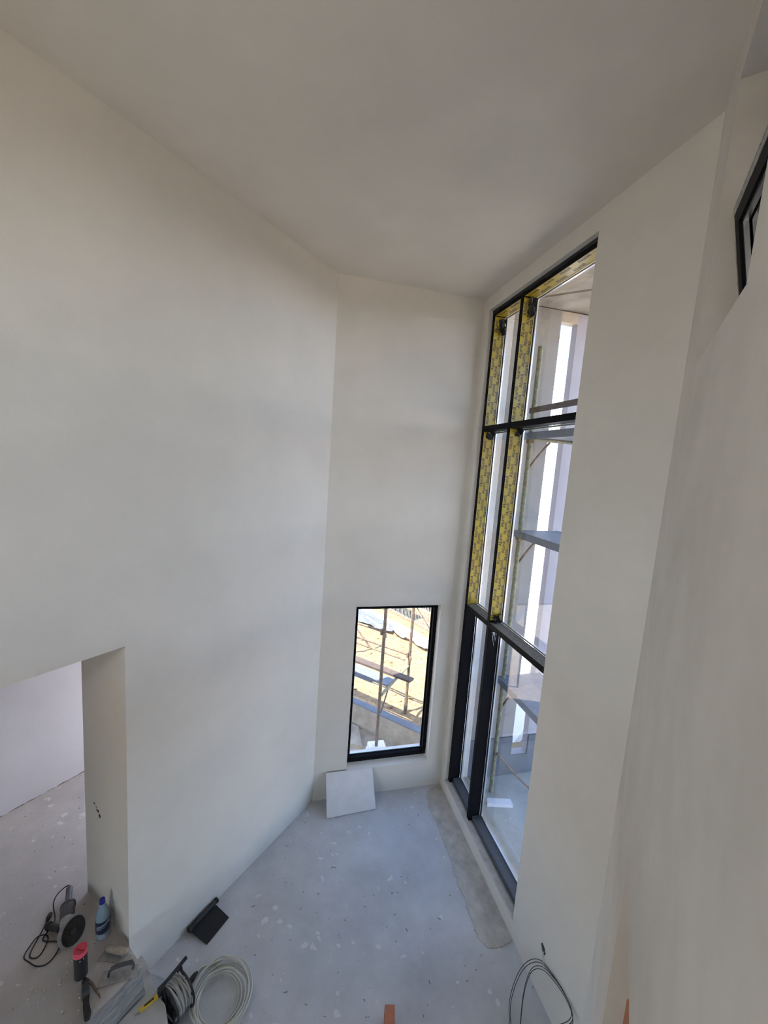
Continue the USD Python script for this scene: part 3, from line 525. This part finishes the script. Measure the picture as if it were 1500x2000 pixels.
# coil of cream cable
cc = Thing('cable_coil', (0.60, -1.72, 0), 'large flat coil of cream cable on the floor beside the reel', 'cable')
P = []
for k in range(26 * 9 + 1):
    a = 2 * math.pi * k / 26 + 2.35; q = k / 26
    cx, cy = 0.615 + 0.018 * math.sin(2.4 * q + 1), -1.722 + 0.016 * math.cos(1.9 * q)
    rr = 0.168 + 0.030 * math.sin(2.1 * q + 0.5) + 0.004 * q; e = np.array([math.cos(a) * rr * 1.06, math.sin(a) * rr * 0.98])
    P.append((cx + e[0], cy + e[1], 0.009 + 0.0055 * q + 0.010 * math.sin(3 * a + q) ** 2))
P = [(0.335, -1.727, 0.012), (0.36, -1.66, 0.012)] + P
cc.part('cable', tube(spline(P, 900), 0.0062, 8), 'cable', smooth=True)
pl = cc.part('plug', tube([(0.342, -1.797, 0.017), (0.341, -1.785, 0.017), (0.336, -1.765, 0.017), (0.331, -1.745, 0.016), (0.332, -1.727, 0.013)], (0.014, 0.019, 0.018, 0.013, 0.008), 12), 'plast', smooth=50)
for dx in (-0.006, 0.008): cc.part('pin', tube([(0.344 + dx, -1.797, 0.017), (0.345 + dx, -1.805, 0.017), (0.346 + dx, -1.815, 0.017)], 0.0025, 8), 'alu', pl, smooth=40)
# cable reel
RXc, RYc, RZc, RR = 0.405, -1.945, 0.136, 0.132
re_ = Thing('cable_reel', (RXc, RYc, 0), 'black cable reel wound with grey cable standing beside the step', 'cable reel')
ang = np.linspace(0, 2 * math.pi, 49)[:-1]
for y in (-2.005, -1.885):
    re_.part('flange', tube([(RXc + (RR - 0.008) * math.cos(a), y, RZc + (RR - 0.008) * math.sin(a)) for a in ang], 0.008, 8, closed=True), 'plast', smooth=True)
    for j in range(6):
        a = j * math.pi / 3 + 0.3; re_.part('spoke', tube([(RXc + q * math.cos(a), y, RZc + q * math.sin(a)) for q in (0.03, 0.08, RR - 0.01)], 0.006, 6), 'plast', smooth=True)
    re_.part('hub', tube([(RXc, y - 0.012, RZc), (RXc, y, RZc), (RXc, y + 0.012, RZc)], 0.038, 20), 'plast', smooth=40)
wn = []
for k in range(22 * 30):
    q = k / 30; a = 2 * math.pi * q; lay, w_ = divmod(q, 11); s = w_ / 11 if int(lay) % 2 == 0 else 1 - w_ / 11
    wn.append((RXc + (0.092 + 0.007 * lay + 0.006 * math.sin(q * 2.3)) * math.cos(a), -1.990 + 0.09 * s + 0.008 * math.sin(q * 1.7 + a), RZc + (0.092 + 0.007 * lay + 0.006 * math.sin(q * 2.3)) * math.sin(a)))
re_.part('wound_cable', tube(wn, 0.0062, 7), 'cable2', smooth=True)
re_.part('drum', tube([(RXc, -2.002, RZc), (RXc, -1.945, RZc), (RXc, -1.888, RZc)], 0.082, 28), 'dark', smooth=40)
re_.part('handle', tube([(0.352, -2.045, 0.272), (0.352, -1.985, 0.276), (0.349, -1.90, 0.281), (0.345, -1.83, 0.285)], (0.016, 0.012, 0.012, 0.013), 10), 'plast', smooth=50)
for y in (-2.012, -1.878): re_.part('bracket', tube([(RXc, y, RZc), (0.375, y, 0.21), (0.351, y, 0.279)], 0.009, 8), 'plast', smooth=50)
# utility knife on the step
kn = Thing('utility_knife', (0.32, -2.11, 0.2), 'yellow utility knife lying on the step in front of the reel', 'knife')
kd = np.array([0.029, 0.121, 0]); kd /= np.linalg.norm(kd); kp = np.array([-kd[1], kd[0], 0])
def kbar(a, b, w0, w1, z0, z1): return hullpts([np.array([0.306, -2.173, 0]) + kd * s + kp * w * sg + np.array([0, 0, z]) for s, w in ((a, w0), (b, w1)) for sg in (-1, 1) for z in (z0, z1)])
kn.part('body', kbar(0.018, 0.135, 0.0085, 0.013, 0.201, 0.217), 'yellow'); kn.part('slider', kbar(0.05, 0.11, 0.004, 0.005, 0.2172, 0.2205), 'plast')
kn.part('blade', kbar(-0.012, 0.018, 0.003, 0.0075, 0.207, 0.2085), 'steel'); kn.part('end_cap', kbar(0.1355, 0.16, 0.013, 0.010, 0.201, 0.218), 'plast')
# thin steel rods by the wall
for k, (dx, lab) in enumerate(((0.0, 'thin bright steel rod nearest the wall corner'), (0.014, 'thin bright steel rod in the middle of the three'), (0.030, 'thin bright steel rod nearest the reel'))):
    t = Thing('steel_rod', (0.12 + dx, -1.96, 0.01), lab, 'rod', 'steel rods beside the step')
    t.part('rod', tube([(0.135 + dx, -2.005, 0.206), (0.121 + dx, -1.95, 0.11), (0.105 + dx * 1.5, -1.895, 0.006)], 0.0042, 8), 'alu', smooth=40)
    t.part('tip', tube([(0.1352 + dx, -2.006, 0.2075), (0.1365 + dx, -2.011, 0.216), (0.138 + dx, -2.016, 0.225)], 0.0045, 8), 'steel', smooth=40)
# thin dark wires coiled below the hole in the glazed wall
wc = Thing('wire_coil', at('W', 2.30, -0.15, 0), 'thin dark wires hanging in loops from the wall hole to the floor', 'wire')
LP = [(2.214, -0.308, 0.006), (2.129, -0.262, 0.022), (2.063, -0.184, 0.083), (2.035, -0.107, 0.16), (2.054, -0.045, 0.237), (2.107, -0.012, 0.30), (2.194, -0.008, 0.351), (2.298, -0.008, 0.387), (2.399, -0.014, 0.405), (2.485, -0.045, 0.404)]
LQ = [(2.268, -0.27, 0.03), (2.175, -0.2, 0.108), (2.099, -0.118, 0.172), (2.078, -0.06, 0.228), (2.124, -0.018, 0.294), (2.221, -0.008, 0.354), (2.322, -0.008, 0.393), (2.42, -0.016, 0.408), (2.488, -0.05, 0.41)]
back = [(2.49, -0.15, 0.37), (2.45, -0.28, 0.26), (2.37, -0.35, 0.12), (2.29, -0.345, 0.025)]
for k, (base, j) in enumerate(((LP, 0.0), (LQ, 0.0), (LP, 0.014), (LQ, -0.012))):
    q = [np.array([u - j * 0.8, min(nn_ - abs(j) * 0.3, -0.006), max(z + j, 0.005)]) for u, nn_, z in base + [(u, nn_ - 0.01 * k, z) for u, nn_, z in back]]
    q = spline(q + [q[0]], 90)
    wc.part('strand', tube([at('W', u, min(nn_, -0.004), max(z, 0.004)) for u, nn_, z in q], 0.0024, 6), 'wire', smooth=True)
wc.part('tail', tube(spline([at('W', 2.10, 0.045, 0.40), at('W', 2.105, -0.002, 0.385), at('W', 2.125, -0.016, 0.345), at('W', 2.15, -0.022, 0.31)], 20), 0.0028, 6), 'cable', smooth=True)
# terracotta batten at the near edge of the floor
bt = Thing('batten', (1.78, -1.18, 0), 'short terracotta-coloured batten at the bottom edge of the floor', 'batten')
bt.part('batten', hullpts([(x, y, z) for x, y in ((1.694, -1.109), (1.756, -1.068), (1.895, -1.305), (1.833, -1.346)) for z in (0.001, 0.10)]), 'clay')
bt.part('cap', hullpts([(x, y, z) for x, y in ((1.696, -1.112), (1.752, -1.074), (1.888, -1.305), (1.832, -1.343)) for z in (0.1001, 0.104)]), 'clay')

# angle grinder on the raised floor
ZG = ZL
gr = Thing('angle_grinder', (-0.47, -2.27, ZG), 'large grey angle grinder with black side handle on the raised floor', 'angle grinder')
A, B = np.array([-0.72, -2.175, ZG + 0.055]), np.array([-0.44, -2.295, ZG + 0.085]); ax = (B - A) / np.linalg.norm(B - A)
lat = np.array([-ax[1], ax[0], 0]); lat /= np.linalg.norm(lat); upv = np.cross(ax, lat)
def barrel(stations, sq=0.75):
    V = []; n = 20
    for s, ra, rb, off in stations:
        for k in range(n):
            a = 2 * math.pi * k / n; c, s_ = math.cos(a), math.sin(a); e = (abs(c) ** 2.6 + abs(s_) ** 2.6) ** (-1 / 2.6)
            V.append(A + ax * s + lat * ra * c * e + upv * (rb * s_ * e + off))
    return m3_loft(V, len(stations), n)
def m3_loft(V, m, n):
    V = np.array(V); F = []
    for i in range(m - 1):
        for k in range(n): a, b = i * n + k, i * n + (k + 1) % n; F += [(a, b, b + n), (a, b + n, a + n)]
    V = np.vstack([V, V[:n].mean(0), V[-n:].mean(0)])
    for k in range(n): F += [(len(V) - 2, (k + 1) % n, k), (len(V) - 1, (m - 1) * n + k, (m - 1) * n + (k + 1) % n)]
    return trimesh.Trimesh(V, F, process=False)
gr.part('rear_grip', barrel([(-0.045, 0.016, 0.020, 0.010), (-0.035, 0.023, 0.028, 0.008), (0.03, 0.021, 0.024, 0.006), (0.09, 0.024, 0.027, 0.004), (0.125, 0.034, 0.036, 0.0)]), 'casing', smooth=45)
gr.part('motor_housing', barrel([(0.12, 0.036, 0.037, 0), (0.135, 0.047, 0.047, 0), (0.235, 0.048, 0.048, 0), (0.25, 0.043, 0.043, 0)]), 'casing', smooth=45)
gr.part('collar', barrel([(0.113, 0.041, 0.041, 0), (0.118, 0.050, 0.050, 0), (0.13, 0.050, 0.050, 0), (0.134, 0.044, 0.044, 0)]), 'dark', smooth=45)
gr.part('gear_head', barrel([(0.245, 0.042, 0.042, 0), (0.26, 0.044, 0.046, 0), (0.315, 0.038, 0.042, 0.0), (0.335, 0.024, 0.03, 0.0)]), 'steel', smooth=45)
gr.part('switch', barrel([(0.0, 0.008, 0.007, -0.026), (0.01, 0.010, 0.009, -0.03), (0.07, 0.010, 0.009, -0.03), (0.08, 0.008, 0.007, -0.026)]), 'plast', smooth=45)
dn = np.array([0.86, 0.20, 0.44]); dn /= np.linalg.norm(dn); dc = np.array([-0.365, -2.280, ZG + 0.092])
e1 = np.cross(dn, [0, 0, 1]); e1 /= np.linalg.norm(e1); e2 = np.cross(dn, e1)
_lv = np.array([-0.85, -0.52, 0.15]); AG = math.atan2(_lv @ e2, _lv @ e1)
def discpt(r, a, h): return dc + e1 * r * math.cos(a) + e2 * r * math.sin(a) + dn * h
def ring(profile, a0, a1, n=36):
    V = []; m = len(profile)
    for k in range(n + 1):
        a = a0 + (a1 - a0) * k / n
        V += [discpt(r, a, h) for r, h in profile]
    F = []
    for k in range(n):
        for j in range(m): a, b = k * m + j, k * m + (j + 1) % m; F += [(a, a + m, b + m), (a, b + m, b)]
    F += [(0, j, j + 1) for j in range(1, m - 1)] + [(n * m, n * m + j + 1, n * m + j) for j in range(1, m - 1)]
    return trimesh.Trimesh(V, F, process=False)
gr.part('disc', lathe([(0, -0.0015), (0.084, -0.0015), (0.084, 0.0015), (0, 0.0015)], dc, dn, 48), 'disc', smooth=30)
gr.part('flange_nut', lathe([(0, 0.0015), (0.021, 0.0015), (0.021, 0.006), (0.012, 0.009), (0, 0.009)], dc, dn, 24), 'dark', smooth=30)
gr.part('guard', ring([(0.03, -0.022), (0.094, -0.022), (0.094, 0.008), (0.084, 0.012), (0.084, 0.009), (0.091, 0.006), (0.091, -0.019), (0.03, -0.019)], AG - 1.5, AG + 1.5), 'guard', smooth=40)
gr.part('spindle', lathe([(0, -0.065), (0.024, -0.065), (0.024, -0.02), (0.012, -0.012), (0, -0.012)], dc, dn, 20), 'steel', smooth=40)
h0, h1 = np.array([-0.455, -2.315, ZG + 0.075]), np.array([-0.605, -2.352, ZG + 0.032])
gr.part('side_handle', tube([h0 + (h1 - h0) * q for q in (0, 0.12, 0.18, 0.3, 0.55, 0.8, 0.9, 0.93, 1.0)], (0.012, 0.012, 0.024, 0.021, 0.023, 0.020, 0.019, 0.027, 0.025), 16), 'plast', smooth=50)
cordp = [A - ax * 0.04, A - ax * 0.07 + [0, 0, 0.01], (-0.79, -2.23, ZG + 0.05), (-0.71, -2.28, ZG + 0.012), (-0.614, -2.318, ZG + 0.006), (-0.56, -2.40, ZG + 0.005), (-0.47, -2.36, ZG + 0.01), (-0.42, -2.345, ZG + 0.012), (-0.375, -2.385, ZG + 0.006), (-0.36, -2.44, ZG + 0.005), (-0.393, -2.482, ZG + 0.005), (-0.47, -2.51, ZG + 0.013), (-0.524, -2.519, ZG + 0.016), (-0.575, -2.47, ZG + 0.016), (-0.60, -2.41, ZG + 0.012), (-0.56, -2.375, ZG + 0.008), (-0.49, -2.41, ZG + 0.006), (-0.46, -2.465, ZG + 0.005), (-0.50, -2.492, ZG + 0.006), (-0.555, -2.46, ZG + 0.006), (-0.61, -2.40, ZG + 0.006), (-0.668, -2.338, ZG + 0.012)]
gr.part('cord', tube(spline(cordp, 240), 0.0042, 8), 'plast', smooth=True)
gr.part('plug', tube([(-0.664, -2.342, ZG + 0.013), (-0.676, -2.330, ZG + 0.017), (-0.690, -2.316, ZG + 0.018), (-0.704, -2.303, ZG + 0.018)], (0.007, 0.015, 0.017, 0.013), 12), 'plast', smooth=50)
# water bottle
bx, by = -0.232, -2.140
bo = Thing('water_bottle', (bx, by, ZL), 'blue-capped clear plastic water bottle with a dark label', 'bottle')
prof = [(0, 0.004), (0.030, 0.002), (0.043, 0.010), (0.046, 0.03), (0.044, 0.045), (0.0465, 0.06), (0.0465, 0.165), (0.044, 0.19), (0.036, 0.225), (0.022, 0.262), (0.0145, 0.285), (0.0145, 0.297), (0, 0.297)]
bo.part('body', lathe(prof, (bx, by, ZL), sections=36), 'pet', smooth=40)
bo.part('cap', lathe([(0, 0.295), (0.0175, 0.295), (0.018, 0.300), (0.0175, 0.316), (0.015, 0.319), (0, 0.319)], (bx, by, ZL), sections=28), 'bluecap', smooth=40)
bo.part('neck_ring', lathe([(0.0140, 0.284), (0.0195, 0.286), (0.0195, 0.290), (0.0140, 0.292)], (bx, by, ZL), sections=28), 'bluecap', smooth=40)
lb = bo.part('label', lathe([(0.0463, 0.062), (0.0474, 0.062), (0.0474, 0.162), (0.0463, 0.162)], (bx, by, ZL), sections=40), 'label', smooth=40)
def wrap(a, z, r): return np.array([bx + r * math.cos(a), by + r * math.sin(a), ZL + z])
AC = math.atan2(-3.3632 - by, 2.7389 - bx) + 0.05
bo.part('label_band', sheet(lambda s, t: wrap(AC - 0.95 + 1.9 * s, 0.095 + 0.030 * s + 0.034 * t, 0.0486), 30, 3, (0, 0, 0)), 'labelpale', lb)
tx = meshkit.text_mesh('Dorna', 0.019, 0.0006, bold=True); tx.apply_translation((-tx.bounds[1, 0] / 2, 0, 0))
tx.vertices = np.array([wrap(AC + q[0] / 0.0478, 0.1165 + 0.34 * q[0] * 1.0 + q[1] - 0.0115 + 0.007, 0.0488 + q[2]) for q in tx.vertices])
bo.part('lettering', tx, 'label', lb)
# black can with pink cap
cx_, cy_ = -0.10, -2.335
ca = Thing('spray_can', (cx_, cy_, ZL), 'black can with a hollow pink cap standing near the grinder', 'can')
ca.part('can', lathe([(0, 0), (0.038, 0), (0.040, 0.004), (0.040, 0.168), (0.036, 0.176), (0, 0.176)], (cx_, cy_, ZL), sections=36), 'can', smooth=40)
ca.part('cap', lathe([(0, 0.177), (0.0395, 0.177), (0.0425, 0.181), (0.0425, 0.212), (0.040, 0.215), (0.037, 0.213), (0.035, 0.204), (0, 0.204)], (cx_, cy_, ZL), sections=36), 'pink', smooth=40)
ca.part('cap_rib', cat(*[trimesh.creation.box((0.052, 0.006, 0.006), transform=trimesh.transformations.concatenate_matrices(trimesh.transformations.translation_matrix((cx_, cy_, ZL + 0.2072)), trimesh.transformations.rotation_matrix(a, (0, 0, 1)))) for a in (0.5,)]), 'pinkdeep')
ac = math.atan2(-3.3632 - cy_, 2.7389 - cx_)
for da, z, w in ((-0.1, 0.158, 0.24), (0.42, 0.163, 0.17)):
    ca.part('print_mark', sheet(lambda s, t: np.array([cx_ + 0.0403 * math.cos(ac + da + w * (s - .5) * math.cos(math.pi * (t - .5))), cy_ + 0.0403 * math.sin(ac + da + w * (s - .5) * math.cos(math.pi * (t - .5))), ZL + z + 0.011 * (t - 0.5)]), 6, 6, (0, 0, 0)), 'white')
# trowels
def plate(pts, z0, z1): return hullpts([(x, y, z) for x, y in pts for z in (z0, z1)])
t1_ = Thing('trowel', (0.0, -2.14, ZL), 'plastering trowel with a pale wooden handle at the foot of the wall', 'trowel')
t1_.part('blade', plate(((-0.122, -2.162), (-0.093, -2.238), (0.138, -2.114), (0.075, -2.082)), ZL + 0.002, ZL + 0.005), 'steel')
t1_.part('handle', tube([(-0.085, -2.178, ZL + 0.045), (-0.075, -2.173, ZL + 0.045), (0.0, -2.138, ZL + 0.045), (0.045, -2.117, ZL + 0.045), (0.052, -2.114, ZL + 0.045)], (0.014, 0.020, 0.022, 0.020, 0.014), 14), 'wood', smooth=50)
for q in (0.25, 0.8): t1_.part('post', tube([np.array([-0.075, -2.173, ZL + 0.005]) * (1 - q) + np.array([0.045, -2.117, ZL + 0.005]) * q + [0, 0, z] for z in (0, 0.01, 0.022)], 0.007, 8), 'steel', smooth=40)
t2_ = Thing('trowel', (0.12, -2.19, ZL), 'wide steel trowel with a dark raised handle on the edge of the raised floor', 'trowel')
t2_.part('blade', plate(((0.012, -2.240), (0.074, -2.312), (0.235, -2.130), (0.172, -2.082)), ZL + 0.003, ZL + 0.006), 'steel')
t2_.part('handle', tube(spline([(0.075, -2.222, ZL + 0.050), (0.09, -2.200, ZL + 0.056), (0.13, -2.150, ZL + 0.056), (0.155, -2.118, ZL + 0.052)], 12), 0.0125, 12), 'dark', smooth=50)
t2_.part('shank', tube(spline([(0.072, -2.238, ZL + 0.006), (0.068, -2.232, ZL + 0.03), (0.078, -2.218, ZL + 0.050)], 10), 0.0075, 8), 'dark', smooth=50)
t2_.part('shank', tube(spline([(0.165, -2.125, ZL + 0.006), (0.163, -2.115, ZL + 0.03), (0.153, -2.12, ZL + 0.050)], 10), 0.0075, 8), 'dark', smooth=50)
# hand stapler
st = Thing('hand_stapler', (0.11, -2.36, ZL), 'dark grey hand stapler with its lever open beside the riser', 'stapler')
sd = np.array([0.18, -0.045, 0]); sl = np.linalg.norm(sd); sd /= sl; sq = np.array([-sd[1], sd[0], 0]); s0 = np.array([-0.02, -2.345, ZL + 0.001])
def sbar(st_): return cat(*[hullpts([s0 + sd * a + sq * (o + w * sg) + np.array([0, 0, z]) for a, o, w, zz in (p, q) for sg in (-1, 1) for z in zz]) for p, q in zip(st_, st_[1:])])
st.part('body', sbar([(-0.01, 0, 0.010, (0, 0.03)), (0.03, 0, 0.020, (0, 0.045)), (0.085, -0.005, 0.023, (0, 0.05)), (0.11, -0.006, 0.017, (0, 0.045))]), 'dark')
st.part('grip', sbar([(0.105, -0.006, 0.016, (0.004, 0.04)), (0.16, -0.014, 0.017, (0.004, 0.038)), (0.215, -0.014, 0.019, (0.004, 0.036)), (0.235, -0.016, 0.011, (0.006, 0.03))]), 'plast')
st.part('lever', sbar([(0.0, 0.012, 0.007, (0.02, 0.034)), (0.05, 0.034, 0.007, (0.02, 0.034)), (0.15, 0.060, 0.005, (0.016, 0.026)), (0.165, 0.062, 0.003, (0.016, 0.024))]), 'pole', label='rust-brown lever')
st.part('head', lathe([(0, 0), (0.016, 0), (0.018, 0.03), (0.012, 0.046), (0, 0.046)], s0 + sd * 0.002, sections=16), 'plast', smooth=40)
# plaster crumbs along the wall foot
cr = []
for k in range(170):
    c = rng.random()
    if c < 0.45: x, y, z = rng.uniform(0.0, 0.25), rng.uniform(-2.5, -2.1), ZL
    elif c < 0.75: x, y, z = abs(rng.normal(0, 0.03)) + 0.016, rng.uniform(-1.95, -0.05), 0
    else: x, y, z = rng.uniform(0.2, 2.4), rng.uniform(-1.9, -0.2), 0
    if z == ZL and (x > 0.19 or (x < 0.26 and y > -2.33)): x, y = 0.15 * rng.random() - 0.3, y - 0.3 * rng.random()
    s = 0.0025 + 0.006 * rng.random() ** 2
    i = trimesh.creation.icosphere(0, s); i.vertices *= 1 + 0.4 * rng.standard_normal((len(i.vertices), 1)) * 0.5; i.apply_translation((x, y, z + s * 0.5)); cr.append(i)
one('plaster_crumbs', trimesh.util.concatenate(cr), 'gypcore', label='small pale plaster crumbs scattered on the floors', category='debris', kind='stuff')
